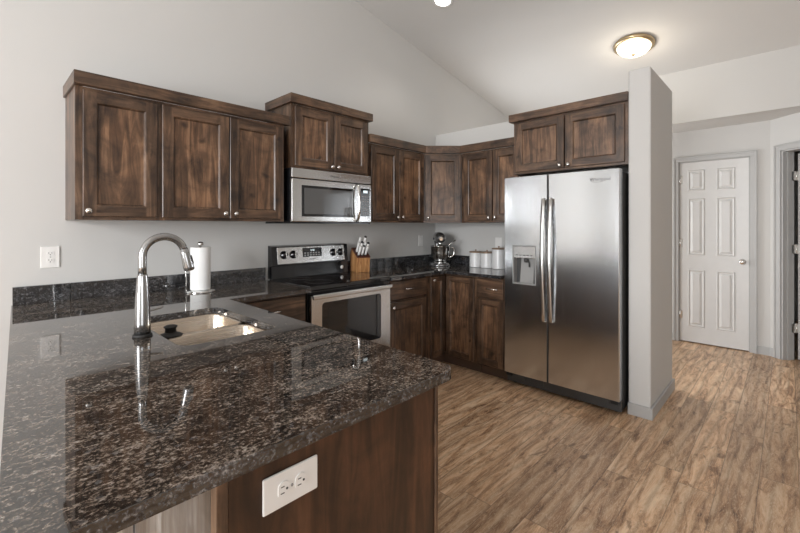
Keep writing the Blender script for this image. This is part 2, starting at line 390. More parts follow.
# door casings
def casing_profile(mb, a, b, c, d, p, side, wv=.062):
    pass
struct('trim_1', MB().box(5.744, 5.76, .243, .298, 0, 2.108).box(5.744, 5.76, .940, .995, 0, 2.108).box(5.744, 5.76, .243, .995, 2.108, 2.165)
       .box(5.736, 5.744, .243, .262, 0, 2.165).box(5.736, 5.744, .976, .995, 0, 2.165).box(5.736, 5.744, .262, .976, 2.146, 2.165)
       .box(5.76, 5.80, .300, .309, 0, 2.108).box(5.76, 5.80, .929, .938, 0, 2.108).box(5.76, 5.80, .309, .929, 2.099, 2.108), M_TRIM, bevel=.003)
struct('trim_2', w45(MB().box(.058, .122, -.016, 0, 0, 2.187).box(.058, .074, -.024, -.016, 0, 2.187).box(.122, .96, -.016, 0, 2.125, 2.187).box(.074, .96, -.024, -.016, 2.171, 2.187)
       .box(.90, .96, -.016, 0, 0, 2.125)
       .box(.1225, .138, -.002, .118, 0, 2.11).box(.138, .150, .040, .075, 0, 2.11).box(.884, .8995, -.002, .118, 0, 2.11).box(.1225, .8995, -.002, .118, 2.11, 2.1245)), M_TRIM, bevel=.003)

# six panel hall door
def panel_door_mesh(w, h, t, cols, rows):
    mb = MB(); bm = mb.bm
    mb.box(0, w, 0, t, 0, h)
    # raised panels: a sunk moulding ring and a raised field on the front face (y = 0)
    for (x0, x1) in cols:
        for (z0, z1) in rows:
            def R(i, y): return [(x0 + i, y, z0 + i), (x1 - i, y, z0 + i), (x1 - i, y, z1 - i), (x0 + i, y, z1 - i)]
            mb.loft([R(-.008, 0.0), R(-.006, -.004), R(0, -.008), R(.010, -.0008), R(.016, -.0008), R(.038, -.010)], cap0=False)
    return mb
dm = panel_door_mesh(.618, 2.085, .035, [(.085, .225), (.350, .495)], [(.19, .83), (1.02, 1.655), (1.765, 1.985)])
d1 = struct('door_1', dm, M_DOORP, loc=(5.762, .928, .012), rot=(0, 0, -PI / 2))
k = MB().lathe([(0.001, 0), (.031, 0), (.031, -.006), (.012, -.010), (.010, -.030), (.020, -.036), (.027, -.048), (.026, -.058), (.015, -.066), (0.0001, -.067)], (.565, 0, .957), axis='Y', seg=24)
k.build('door_knob', M_NICKEL, d1)
for z in (.26, 1.10, 1.84):
    MB().cyl((.001, -.006, z), (.001, -.006, z + .09), .006, seg=12).box(.001, .022, -.002, .001, z, z + .09).build('hinge', M_NICKEL, d1)
# open door beyond the angled doorway
dm = MB().box(.155, .192, .140, .86, .012, 2.09)
d2 = struct('door_2', w45(dm), M_DOORP)
for z in (.28, 1.08, 1.82):
    w45(MB().box(.150, .1545, .085, .170, z, z + .09).cyl((.150, .128, z - .003), (.150, .128, z + .093), .007, seg=12)).build('hinge', M_NICKEL, d2)

# ------------------------------------------------------------------ ceiling lights
sl = math.atan(0.19)
def on_ceiling(x, y): return (x, y, ceil_z(x))
lt = empty('ceiling_light', on_ceiling(4.52, 1.11), rot=(0, sl, 0), label='round flush ceiling light with brass rim and glowing bowl above the wing wall', cat='ceiling light')
MB().lathe([(.001, 0), (.175, 0), (.183, -.012), (.180, -.030), (.160, -.040), (.150, -.036), (.001, -.030)], seg=48).build('rim', M_BRASS, lt)
MB().lathe([(.152, -.036), (.148, -.050), (.130, -.072), (.095, -.094), (.05, -.108), (0.0001, -.112)], seg=48, closed_ends=False).build('glass_bowl', M_GLOW, lt)
MB().lathe([(.004, -.108), (.018, -.113), (.014, -.120), (.006, -.124), (.009, -.131), (0.0001, -.137)], seg=20).build('finial', M_BRASS, lt)
pl = bpy.data.lights.new('bulb', 'POINT'); pl.energy = 4; pl.color = (1, .88, .70); pl.shadow_soft_size = .10
po = bpy.data.objects.new('bulb', pl); COL.objects.link(po); po.location = Vector(on_ceiling(4.52, 1.11)) + Vector((-.04, 0, -.24))
def can(x, y, label, grp=None):
    c = empty('recessed_light', on_ceiling(x, y), rot=(0, sl if x > XR else -sl, 0), label=label, cat='ceiling light', group=grp)
    MB().lathe([(.070, -.001), (.092, -.001), (.094, -.006), (.088, -.010), (.070, -.006)], seg=40, closed_ends=False).build('trim_ring', M_WHITE, c)
    MB().lathe([(.0001, -.003), (.071, -.003), (.071, -.007), (.0001, -.010)], seg=40, closed_ends=False).build('lens', M_CANGLOW, c)
    l = bpy.data.lights.new('downlight', 'SPOT'); l.energy = 14; l.spot_size = 2.2; l.spot_blend = .8; l.shadow_soft_size = .08; l.color = (1, .95, .87)
    o = bpy.data.objects.new('downlight', l); COL.objects.link(o); o.location = Vector(on_ceiling(x, y)) - Vector((0, 0, .03))
can(3.0, 2.32, 'small round recessed ceiling light at the top edge of the picture')

# ------------------------------------------------------------------ cabinet parts (local frame: front at y=0 facing -y, z up)
def knob(parent, x, z, y=-.02):
    MB().lathe([(.006, 0), (.005, -.012), (.010, -.016), (.0155, -.021), (.0155, -.026), (.010, -.031), (.0001, -.033)], (x, y, z), axis='Y', seg=20).build('knob', M_NICKEL, parent)
def pull(parent, x, z, y=-.02, wd=.11):
    pts = [(x - wd / 2, y, z), (x - wd / 2 + .004, y - .018, z + .001), (x - wd / 4, y - .028, z + .003), (x, y - .031, z + .004), (x + wd / 4, y - .028, z + .003), (x + wd / 2 - .004, y - .018, z + .001), (x + wd / 2, y, z)]
    MB().rings(pts, [.006, .0055, .005, .0052, .005, .0055, .006], 10).build('handle', M_NICKEL, parent)
def cab_door(parent, x0, x1, z0, z1, fw=.058, name='door', t=.020):
    def R(i, y): return [(x0 + i, y, z0 + i), (x1 - i, y, z0 + i), (x1 - i, y, z1 - i), (x0 + i, y, z1 - i)]
    mb = MB()
    mb.loft([R(0, -.001), R(0, -t + .003), R(.003, -t)], 0, cap1=False)
    bm = mb.bm; o = R(.003, -t); i = R(fw, -t)
    # stiles run full height, rails fit between them
    mb.quad([o[0], (i[0][0], -t, o[0][2]), (i[3][0], -t, o[3][2]), o[3]], 0)
    mb.quad([(i[1][0], -t, o[1][2]), o[1], o[2], (i[2][0], -t, o[2][2])], 0)
    mb.quad([(i[0][0], -t, o[0][2]), (i[1][0], -t, o[1][2]), i[1], i[0]], 1)
    mb.quad([i[3], i[2], (i[2][0], -t, o[2][2]), (i[3][0], -t, o[3][2])], 1)
    mb.loft([R(fw, -t), R(fw + .004, -t + .002), R(fw + .010, -t + .010), R(fw + .011, -t + .012)], 0, cap0=False, cap1=False)
    mb.quad(R(fw + .011, -t + .012), 2)
    bmesh.ops.remove_doubles(mb.bm, verts=mb.bm.verts, dist=.0001)
    return mb.build(name, [WV, WX, WP], parent)
def slab(parent, x0, x1, z0, z1, name='drawer', t=.020, mat_=None):
    return MB().box(x0, x1, -t, -.001, z0, z1, bev=.004).build(name, mat_ or WX, parent)
def carcass(parent, w_, d, z0, z1, stiles, rails, name='body', toe=0.0):
    # box with face frame: stiles [(x0,x1)], rails [(z0,z1)]
    mb = MB()
    mb.box(0, w_, .020, d, z0, z1, 0)
    MBf = MB()
    for a, b in stiles: MBf.box(a, b, 0, .020, z0, z1, 0)
    for a, b in rails:
        xs = sorted(stiles); 
        for (p, q), (r, s_) in zip(xs, xs[1:]): MBf.box(q, r, .0005, .020, a, b, 1)
    mb.build(name, WV, parent)
    MBf.build('face_frame', [WV, WX], parent)
    if toe: MB().box(.001, w_ - .001, .075, d - .01, 0, z0).build('toe_kick', M_INNER, parent)
def upper(name, loc, rz, w_, d, z0, z1, doors, stiles, knobs, label, group=None):
    r = empty(name, (loc[0], loc[1], z0), rz, label, 'cabinet', group)
    h = z1 - z0
    carcass(r, w_, d, 0, h, stiles, [(0, .030), (h - .030, h)])
    for (a, b), kx in zip(doors, knobs):
        dd = cab_door(r, a, b, .018, h - .018); knob(dd, kx, .048 if h > .6 else .038)
    return r
UZ0, UZ1 = 1.392, 2.098
YF = 2.70
upper('wall_cabinet', (.363, YF, 0), 0, .392, YA - YF, UZ0, UZ1, [(.030, .380)], [(0, .038), (.354, .392)], [.052], 'single door dark wood wall cabinet at the far left of the row')
upper('wall_cabinet', (.755, YF, 0), 0, .825, YA - YF, UZ0, UZ1, [(.014, .412), (.418, .808)], [(0, .030), (.795, .825)], [.380, .450], 'two door dark wood wall cabinet above the paper towels, left of the microwave')
upper('wall_cabinet', (1.625, YF - .02, 0), 0, .775, YA - YF + .02, 1.795, 2.275, [(.028, .384), (.392, .748)], [(0, .035), (.740, .775)], [.358, .418], 'short raised two door wood cabinet directly above the microwave')
upper('wall_cabinet', (2.425, YF, 0), 0, .745, YA - YF, UZ0, UZ1, [(.012, .368), (.375, .732)], [(0, .030), (.715, .745)], [.338, .405], 'two door dark wood wall cabinet above the knife block, right of the microwave')
# diagonal corner cabinet
DIAG_A, DIAG_B = Vector((3.172, 2.698)), Vector((3.448, 2.422))
dl = (DIAG_B - DIAG_A).length
r = empty('wall_cabinet', (DIAG_A.x, DIAG_A.y, UZ0), -PI / 4, 'diagonal single door wood cabinet filling the corner above the stand mixer', 'cabinet')
h = UZ1 - UZ0
ca = math.cos(PI / 4)
def tol(x, y):  # world to local of the corner cabinet
    dx, dy = x - DIAG_A.x, y - DIAG_A.y; return (dx * ca - dy * ca, dx * ca + dy * ca)
poly = [(0, .020), (dl, .020), tol(XB - .001, 2.422 + .001), tol(XB - .001, YA - .001), tol(3.172 + .001, YA - .001)]
poly[0] = (.016, .020); poly[1] = (dl - .016, .020)
MB().prism(poly, 'Z', 0, h).build('body', WV, r)
MB().box(0, .028, 0, .019, 0, h, 0).box(dl - .028, dl, 0, .019, 0, h, 0).box(.028, dl - .028, .0005, .019, 0, .03, 1).box(.028, dl - .028, .0005, .019, h - .03, h, 1).build('face_frame', [WV, WX], r)
dd = cab_door(r, .014, dl - .014, .018, h - .018); knob(dd, .045, .048)
# wall B uppers (local x runs toward the fridge)
upper('wall_cabinet', (3.45, 2.418, 0), -PI / 2, .655, XB - 3.45, UZ0, UZ1, [(.030, .360), (.368, .640)], [(0, .040), (.625, .655)], [.330, .398], 'two door dark wood wall cabinet above the white canisters, left of the refrigerator')
upper('wall_cabinet', (3.30, 1.758, 0), -PI / 2, .912, XB - 3.30, 1.812, 2.270, [(.020, .448), (.456, .890)], [(0, .030), (.882, .912)], [.418, .486], 'short deep two door wood cabinet sitting above the refrigerator')

# crown boards: one run over each cabinet block
def crown(name, path, z0, z1, t, label):
    # path: outer corner points (x,y) in order, board thickness t inward (to the left of travel)
    c = Vector((path[0][0], path[0][1], z0)); P = [Vector(p) for p in path]; inn = []
    for i, p in enumerate(P):
        ns = []
        if i > 0: d = (P[i] - P[i - 1]).normalized(); ns.append(Vector((-d.y, d.x)))
        if i < len(P) - 1: d = (P[i + 1] - P[i]).normalized(); ns.append(Vector((-d.y, d.x)))
        if len(ns) == 1: inn.append(p + ns[0] * t)
        else:
            b = (ns[0] + ns[1]); b = b / b.length; inn.append(p + b * t / max(.3, b.dot(ns[0])))
    mb = MB()
    for i in range(len(P) - 1):
        q = [P[i], P[i + 1], inn[i + 1], inn[i]]
        d = P[i + 1] - P[i]; mi = 0 if abs(d.x) >= abs(d.y) * .9 else 1
        mb.loft([[(v.x - c.x, v.y - c.y, 0) for v in q], [(v.x - c.x, v.y - c.y, z1 - z0) for v in q]], mi)
    o = mb.build(name, [WX, WY], loc=c, bevel=.002)
    return tag(o, label, 'crown molding')
CT = .044
crown('crown_molding', [(.352, YA - .002), (.352, 2.655), (1.603, 2.655)], 2.099, 2.167, CT, 'dark wood crown board along the top of the left cabinet row')
crown('crown_molding', [(1.604, YA - .002), (1.604, 2.640), (2.420, 2.640), (2.420, YA - .002)], 2.276, 2.342, CT, 'dark wood crown board wrapping the raised cabinet over the microwave')
crown('crown_molding', [(2.405, 2.655), (3.160, 2.655), (3.402, 2.410), (3.402, 1.764)], 2.099, 2.172, CT, 'dark wood crown board bending around the corner above the mixer')
crown('crown_molding', [(3.655, 1.790), (3.262, 1.790), (3.262, .8425)], 2.271, 2.336, CT, 'dark wood crown board above the refrigerator cabinet')

# ------------------------------------------------------------------ base cabinets
ZC = .93; CZ = .899           # counter top and underside
YFB = 2.430                    # face plane of the base run on the left wall
XFB = 3.175                    # face plane of the base run on the back wall
r = empty('base_cabinet', (1.03, YFB, 0), 0, 'base cabinet with one drawer between the sink counter and the range', 'cabinet')
carcass(r, .56, YA - YFB, .10, CZ - .001, [(0, .035), (.525, .56)], [(.10, .13), (.69, .715), (.875, CZ - .001)], toe=1)
dr = slab(r, .035, .545, .712, .882); pull(dr, .30, .80)
dd = cab_door(r, .035, .287, .115, .700); knob(dd, .25, .65); dd = cab_door(r, .292, .545, .115, .700); knob(dd, .325, .65)
r = empty('base_cabinet', (2.395, YFB, 0), 0, 'dark base cabinet with drawer over door right of the range', 'cabinet')
carcass(r, .525, YA - YFB, .10, CZ - .001, [(0, .020), (.495, .525)], [(.10, .13), (.69, .715), (.875, CZ - .001)], toe=1)
dr = slab(r, .010, .480, .730, .888); pull(dr, .245, .810)
dd = cab_door(r, .010, .480, .115, .705); knob(dd, .036, .670)
# corner unit: two narrow doors meeting at the inner corner
r = empty('base_cabinet', (2.922, YFB, 0), 0, 'corner base cabinet with two narrow doors meeting below the stand mixer', 'cabinet')
cw = XFB - 2.922
body = [(0, .020), (cw + .020, .020), (cw + .020, -.37 + .003), (XB - 2.922 - .001, -.37 + .003), (XB - 2.922 - .001, YA - YFB - .001), (0, YA - YFB - .001)]
MB().prism(body, 'Z', .10, CZ - .001).build('body', WV, r)
tk = [(0.001, .075), (cw + .075, .075), (cw + .075, -.366), (XB - 2.922 - .01, -.366), (XB - 2.922 - .01, .55), (.001, .55)]
MB().prism(tk, 'Z', 0, .10).build('toe_kick', M_INNER, r)
MB().box(0, .018, 0, .020, .10, CZ - .001).box(.018, cw + .020, .001, .020, .10, .125).box(.018, cw + .020, .001, .020, .885, CZ - .001).box(cw, cw + .020, -.367, .001, .10, .125).box(cw, cw + .020, -.367, .001, .885, CZ - .001).box(cw, cw + .020, -.367, -.345, .125, .885).build('face_frame', [WV, WX], r)
dd = cab_door(r, .020, cw - .024, .115, .882, fw=.045); knob(dd, .044, .850)
g = cab_door(r, .026, .345, .115, .882, fw=.05); g.location = (cw, 0, 0); g.rotation_euler = (0, 0, -PI / 2)
r = empty('base_cabinet', (XFB, 2.055, 0), -PI / 2, 'dark base cabinet with drawer over door left of the refrigerator', 'cabinet')
carcass(r, .275, XB - XFB, .10, CZ - .001, [(0, .016), (.259, .275)], [(.10, .13), (.68, .705), (.875, CZ - .001)], toe=1)
dr = slab(r, .006, .268, .712, .882); pull(dr, .165, .800)
dd = cab_door(r, .006, .268, .115, .700, fw=.05)

# peninsula cabinet: end panel toward the camera, back panel with painted grey daylight sheen toward the seating side
PX0, PX1, PY0 = .305, .955, .760
r = empty('peninsula_cabinet', (PX0, PY0, 0), 0, 'long dark wood peninsula cabinet under the sink counter with a plain end panel', 'cabinet')
W_, LN = PX1 - PX0, YA - PY0 - .002
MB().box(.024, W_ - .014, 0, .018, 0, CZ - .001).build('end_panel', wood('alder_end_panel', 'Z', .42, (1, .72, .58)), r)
MB().box(0, .022, -.004, .022, 0, CZ - .001, bev=.0015).build('corner_stile', WV, r)
MB().box(W_ - .013, W_, -.005, .030, 0, CZ - .001, bev=.0015).build('corner_stile', WV, r)
bk = MB(); yy = .022; seams = [.62, 1.30, 1.95, LN]
for s_ in seams: bk.box(.004, .018, yy + .003, s_ - .003, 0, CZ - .001, bev=.002); yy = s_
WB = wood('alder_back_painted_sheen', 'Z', .62, (1.0, 1.6, 2.5))  # same dark wood, tinted grey-blue to paint in reflected daylight
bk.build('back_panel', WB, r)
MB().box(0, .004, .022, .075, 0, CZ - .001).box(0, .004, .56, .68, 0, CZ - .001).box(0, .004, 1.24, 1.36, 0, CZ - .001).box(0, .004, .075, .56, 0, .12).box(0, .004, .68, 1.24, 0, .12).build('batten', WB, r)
MB().box(.60, .618, .018, 1.66, .10, CZ - .001).box(.018, .60, .018, LN, .10, .118).build('inner_frame', WV, r)
MB().box(.50, .58, .03, 1.66, 0, .10).build('toe_kick', M_INNER, r)
for i, (a, b) in enumerate(((.03, .40), (.42, .80), (.82, 1.20), (1.22, 1.60))):
    g = cab_door(r, a, b, .12, .70, fw=.055); g.location = (.618, 0, 0); g.rotation_euler = (0, 0, PI / 2); knob(g, b - .03 if i % 2 == 0 else a + .03, .66)
    g = slab(r, a, b, .715, .885); g.location = (.618, 0, 0); g.rotation_euler = (0, 0, PI / 2)
    if i in (0, 3): pull(g, (a + b) / 2, .80)

# ------------------------------------------------------------------ countertops
def fill_slab(outer, holes, z0, z1, name, label, edge=.006):
    bm = bmesh.new(); es = []
    for lp in [outer] + holes:
        vs = [bm.verts.new((x, y, z1)) for x, y in lp]
        for i in range(len(vs)): es.append(bm.edges.new((vs[i], vs[(i + 1) % len(vs)])))
    bmesh.ops.triangle_fill(bm, edges=es, use_beauty=True)
    top = list(bm.faces)
    ex = bmesh.ops.extrude_face_region(bm, geom=top)
    for v in ex['geom']:
        if isinstance(v, bmesh.types.BMVert): v.co.z = z0
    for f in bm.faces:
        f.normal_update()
        if abs(f.normal.z) < .5: f.material_index = 1  # upright faces of the slab get the darker granite, shade in the colour
    mb = MB(); mb.bm.free(); mb.bm = bm
    c = Vector((outer[0][0], outer[0][1], z0)); bmesh.ops.translate(bm, verts=bm.verts, vec=-c)
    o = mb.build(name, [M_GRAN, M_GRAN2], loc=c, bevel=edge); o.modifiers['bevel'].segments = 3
    return tag(o, label, 'countertop')
def arc(cx, cy, r_, a0, a1, n=6): return [(cx + r_ * math.cos(a0 + (a1 - a0) * k / n), cy + r_ * math.sin(a0 + (a1 - a0) * k / n)) for k in range(n + 1)]
YCF = 2.375
SX0, SX1, SY0, SY1 = .505, .892, 1.555, 2.195
outer = [(.136, YA)] + arc(.046, .757, .028, PI, 1.5 * PI) + arc(.967, .779, .050, 1.5 * PI, 2 * PI) + [(1.032, YCF)] + [(1.600, YCF), (1.600, YA)]
fill_slab(outer, [rrect(SX0, SX1, SY0, SY1, .055)[::-1]], CZ, ZC, 'granite_countertop', 'long polished dark granite peninsula countertop holding the double sink')
fill_slab([(2.392, YA), (2.392, YCF), (3.120, YCF), (3.120, 1.785), (XB, 1.785), (XB, YA)], [], CZ, ZC, 'granite_countertop', 'corner dark granite countertop under the mixer, knife block and canisters')
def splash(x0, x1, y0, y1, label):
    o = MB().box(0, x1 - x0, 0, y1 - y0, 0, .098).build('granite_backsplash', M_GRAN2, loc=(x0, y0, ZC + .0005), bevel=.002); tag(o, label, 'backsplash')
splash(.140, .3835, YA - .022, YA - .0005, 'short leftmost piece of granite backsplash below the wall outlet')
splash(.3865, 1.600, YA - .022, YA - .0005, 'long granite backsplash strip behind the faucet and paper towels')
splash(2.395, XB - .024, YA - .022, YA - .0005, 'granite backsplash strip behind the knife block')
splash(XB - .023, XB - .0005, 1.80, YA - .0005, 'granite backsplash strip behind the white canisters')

# ------------------------------------------------------------------ sink
sk = empty('kitchen_sink', (SX0, SY0, .70), 0, 'undermounted stainless double bowl sink in the peninsula countertop', 'sink')
def bowl(x0, x1, y0, y1, zt, zb, mb):
    rr = .055
    def lp(i, z, r_): return [(x - SX0, y - SY0, z - .70) for x, y in rrect(x0 + i, x1 - i, y0 + i, y1 - i, r_, 8)]
    mb.loft([lp(-.012, zt - .001, rr + .01), lp(-.012, zt, rr + .01), lp(0, zt, rr), lp(.003, zt - .006, rr), lp(.010, zb + .03, rr), lp(.018, zb + .010, rr - .005), lp(.035, zb, rr - .015)], cap0=False, smooth=True)
    return mb
DY = 1.868
bowl(SX0 + .002, SX1 - .002, SY0 + .002, DY - .013, CZ - .002, .715, MB()).build('bowl', M_SINK, sk)
bowl(SX0 + .002, SX1 - .002, DY + .013, SY1 - .002, CZ - .002, .715, MB()).build('bowl', M_SINK, sk)
for yc in ((SY0 + DY) / 2, (DY + SY1) / 2):
    MB().lathe([(.001, .003), (.030, .003), (.042, .006), (.045, .003), (.045, .001)], ((SX0 + SX1) / 2 - SX0, yc - SY0, .0152), seg=28, closed_ends=False).build('drain', M_CHROME, sk)
# sink stopper lying on the ledge between the bowls
st = empty('sink_stopper', (.568, 1.874, CZ - .001), 0, 'small black rubber sink stopper on the divider of the double sink', 'stopper')
MB().lathe([(.001, 0), (.042, 0), (.046, .004), (.036, .010), (.024, .014), (.0215, .018)], seg=28).build('flange', M_RUBBER, st)
MB().lathe([(.0215, .018), (.021, .034), (.026, .037), (.026, .041), (.018, .045), (.001, .045)], seg=28, closed_ends=True).build('cap', M_RUBBER, st)
# ------------------------------------------------------------------ faucet
fx, fy = .452, 1.822
f = empty('kitchen_faucet', (fx, fy, ZC), 0, 'tall gooseneck pull-down faucet in brushed steel beside the sink', 'faucet')
MB().lathe([(.001, 0), (.034, 0), (.034, .006), (.031, .010), (.001, .010)]).build('base_ring', M_RUBBER, f)
MB().lathe([(.0285, .010), (.0280, .05), (.0262, .11), (.0215, .19), (.0178, .235), (.0168, .240), (.001, .240)], seg=40).build('body', M_FAUCET, f)
R_ = .077; pts = [(0, 0, .235), (0, 0, .27), (0, 0, .309)]
for k in range(1, 23):
    a = PI - (PI - .30) * k / 22; pts.append((R_ + R_ * math.cos(a), 0, .309 + R_ * math.sin(a)))
lx, lz = pts[-1][0], pts[-1][2]
MB().rings(pts, .0150, 24, up=(0, 1, 0)).build('spout', M_FAUCET, f)
dxn, dzn = math.sin(.30) * .98, -math.cos(.30)
dirv = Vector((.24, 0, -.97)).normalized(); p0 = Vector((lx, 0, lz))
MB().rings([p0 - dirv * .002, p0 + dirv * .018, p0 + dirv * .022, p0 + dirv * .075, p0 + dirv * .088, p0 + dirv * .092], [.0160, .0165, .0172, .0205, .0205, .016], 24).build('spray_head', M_FAUCET, f)
q = p0 + dirv * .05 + Vector((.0175, 0, .004))
MB().rings([q - dirv * .018, q + dirv * .018], [.006, .006], 12).build('button', M_BLACKP, f)
hd = Vector((.85, .30, .02)).normalized()
MB().rings([Vector((0, 0, .085)) + Vector((-.0, .018, 0)), Vector((0, .042, .085))], [.014, .013], 20).build('handle_hub', M_FAUCET, f)
MB().rings([(0, .038, .085), (.035, .040, .088), (.075, .042, .094), (.085, .042, .096)], [.0055, .0048, .0045, .0030], 12).build('lever', M_FAUCET, f)

# ------------------------------------------------------------------ paper towel holder
p = empty('paper_towel_holder', (1.022, 2.785, ZC), 0, 'white paper towel roll on a chrome stand near the wall', 'paper towels')
MB().lathe([(.001, 0), (.092, 0), (.094, .004), (.088, .010), (.02, .014), (.001, .014)], seg=40).build('base', M_CHROME, p)
MB().rings([(0, 0, .012), (0, 0, .300)], .006, 12).lathe([(.006, .292), (.016, .300), (.019, .311), (.015, .323), (.0001, .327)], seg=20).build('post', M_CHROME, p)
MB().rings([(-.078, .03, .008), (-.080, .03, .12), (-.080, .03, .215)], .004, 10).build('side_arm', M_CHROME, p)
MB().lathe([(.020, .016), (.059, .016), (.0605, .020), (.0605, .286), (.059, .290), (.020, .290), (.020, .016)], seg=48, closed_ends=False).build('paper_roll', M_PAPER, p)

# ------------------------------------------------------------------ outlets and switches
def outlet(loc, rz, label, horiz=False, switch=False, cat='outlet', wd=.084, ht=.122):
    o = empty('wall_switch' if switch else 'wall_outlet', loc, rz, label, cat)
    MB().box(-wd / 2, wd / 2, -.006, -.0005, -ht / 2, ht / 2, bev=.003).build('cover_plate', M_WHITE, o)
    if switch:
        MB().box(-.017, .017, -.009, -.006, -.033, .033, bev=.001).build('rocker', M_WHITE, o)
    else:
        for s_ in (-1, 1):
            lp = [(x * .0165, y * .0145) for x, y in [(math.cos(a * PI / 12), max(-.86, min(.86, math.sin(a * PI / 12)))) for a in range(24)]]
            q = MB().prism([(x, z + s_ * .020) for x, z in lp], 'Y', -.0085, -.006).build('receptacle', M_WHITE, o)
            z = s_ * .020
            MB().box(-.0075, -.0055, -.0088, -.0084, z - .001, z + .008).box(.0055, .0075, -.0088, -.0084, z - .001, z + .007).cyl((0, -.0084, z - .007), (0, -.0088, z - .007), .0026, seg=10).build('slots', M_BLACKP, q)
        MB().cyl((0, -.006, 0), (0, -.0075, 0), .003, seg=10).build('screw', M_MGREY, o)
    if horiz: o.rotation_euler = (0, -PI / 2, rz)
    return o
outlet((.296, YA, 1.183), 0, 'white duplex outlet on the wall above the left end of the backsplash')
outlet((3.508, YA, 1.192), 0, 'white cover plate on the wall between knife block and mixer', switch=True, cat='switch', wd=.075)
outlet((XB, 2.190, 1.176), -PI / 2, 'white cover plate on the wall above the canisters', switch=True, cat='switch', wd=.075)
outlet((.4605, PY0, .8165), 0, 'white sideways duplex outlet on the end panel of the peninsula', horiz=True, wd=.074, ht=.130)

# ------------------------------------------------------------------ range
RX0, RX1 = 1.606, 2.386; RW = RX1 - RX0; RYF = 2.405
g = empty('kitchen_range', (RX0, RYF, 0), 0, 'freestanding stainless and black glass-top electric range', 'stove')
RD = YA - RYF - .01
MB().box(0, RW, .03, RD, .05, .905, bev=.003).box(.03, RW - .03, .06, RD - .02, 0, .05).build('body', M_BLACK, g)
MB().box(-.002, RW + .002, -.012, RD - .06, .905, .938, bev=.006).build('cooktop', M_BLACKG, g)
for cx, cy, rr in ((.20, .17, .105), (.20, .42, .08), (.58, .17, .08), (.58, .42, .105)):
    MB().lathe([(rr - .003, 0), (rr, 0), (rr, .0004), (rr - .003, .0004), (rr - .003, 0)], (cx, cy, .9381), seg=40, closed_ends=False).build('burner_ring', M_BURN, g)
MB().box(.002, RW - .002, .0, .030, .878, .904, bev=.003).build('vent_strip', M_BLACK, g)
# oven door
od = MB().box(.004, RW - .004, -.022, .028, .245, .872, bev=.007).build('oven_door', M_STEEL_H, g)
wl = [(x, -.0235, z) for x, z in rrect(.092, RW - .115, .455, .815, .025)]
MB().loft([[(x, -.020, z) for x, y, z in wl], wl], cap0=False).build('window', M_BLACKG, od)
MB().prism(rrect(.140, RW - .165, .500, .775, .010), 'Y', -.0244, -.0236).build('inner_window', M_OVEN, od)
hb = MB().box(-.010, RW - .022, -.066, -.044, .850, .884, bev=.008, seg=3)
hb.box(.03, .05, -.046, -.021, .855, .878).box(RW - .07, RW - .05, -.046, -.021, .855, .878)
hb.build('oven_handle', M_STEEL_H, od)
dr = MB().box(.004, RW - .004, -.018, .028, .062, .236, bev=.006).build('storage_drawer', M_STEEL_H, g)
# backguard
bgY = RD - .085
bgp = [(bgY + .010, .936), (bgY + .028, 1.035), (bgY + .010, 1.042), (bgY + .030, 1.192), (RD - .004, 1.200), (RD - .004, .936)]
MB().prism(bgp, 'X', .018, RW).build('backguard', M_BLACK, g)
tilt = math.atan2(.020, .150)
cp = MB().box(.064, RW - .040, -.004, .004, -.068, .068, bev=.002).build('control_panel', M_STEEL_H, g, loc=(0, bgY + .0185, 1.117), rot=(-tilt, 0, 0))
MB().prism(rrect(.298, .490, -.020, .056, .006), 'Y', -.0065, -.0042).build('display', M_BLACKG, cp)
text_part('12:00', 'display_digits', cp, .020, M_LCD, (.394, -.0068, .034), (PI / 2, 0, 0))
kp = MB()
for i in range(6):
    for j in range(2): kp.box(.312 + i * .028, .328 + i * .028, -.0070, -.0066, -.010 + j * .018, -.002 + j * .018)
kp.build('keypad', M_KEY, cp)
text_part('Whirlpool', 'logo', cp, .016, M_LOGO, (.394, -.0045, -.040), (PI / 2, 0, 0))
for kx in (.122, .208, .614, .696):
    kb = MB().lathe([(.033, -.004), (.033, -.009), (.025, -.012), (.023, -.030), (.0001, -.031)], (kx, 0, .006), axis='Y', seg=28).build('control_knob', M_BLACK, cp)
    MB().box(kx + .002, kx + .012, -.034, -.030, -.018, .030, bev=.0015).build('pointer', M_NICKEL, kb)
MB().lathe([(.001, 0), (.017, 0), (.017, -.002), (.0001, -.002)], (.710, bgY + .012, .985), axis='Y', seg=20).build('white_disc', M_WHITE, g, bevel=None)  # small flat white disc low on the backguard
# ------------------------------------------------------------------ microwave
MX0, MX1 = 1.608, 2.392; MW = MX1 - MX0; MYF = 2.635
g = empty('microwave_oven', (MX0, MYF, 1.378), 0, 'stainless over-the-range microwave with black keypad below the raised cabinet', 'microwave')
MD = YA - MYF - .002; MH = .412
MB().box(.003, MW - .003, .030, MD, .010, MH, bev=.002).box(.0, MW, .012, MD, 0, .010).build('body', M_BLACK, g)
MB().box(0, MW, 0, .029, .340, MH, bev=.005).build('vent_panel', M_STEEL_H, g)
text_part('Whirlpool', 'logo', g, .022, M_LOGO, (MW / 2, -.0006, .376), (PI / 2, 0, 0))
md = MB().box(0, .640, -.002, .029, .012, .334, bev=.006).build('door', M_STEEL_H, g)
MB().prism(rrect(.082, .586, .052, .288, .006), 'Y', -.0040, -.0021).build('window_frame', M_BLACKG, md)
MB().prism(rrect(.104, .566, .072, .268, .004), 'Y', -.0052, -.0041).build('window', M_MWIN, md)
hp = [(.612, -.002, .025), (.612, -.026, .035), (.612, -.040, .090), (.612, -.045, .175), (.612, -.040, .260), (.612, -.026, .312), (.612, -.002, .322)]
MB().rings(hp, .0125, 16, up=(1, 0, 0)).build('handle', M_CHROME, md)
kpn = MB().box(.643, MW, -.002, .029, .012, .334, bev=.005).build('control_panel', M_STEEL_H, g)
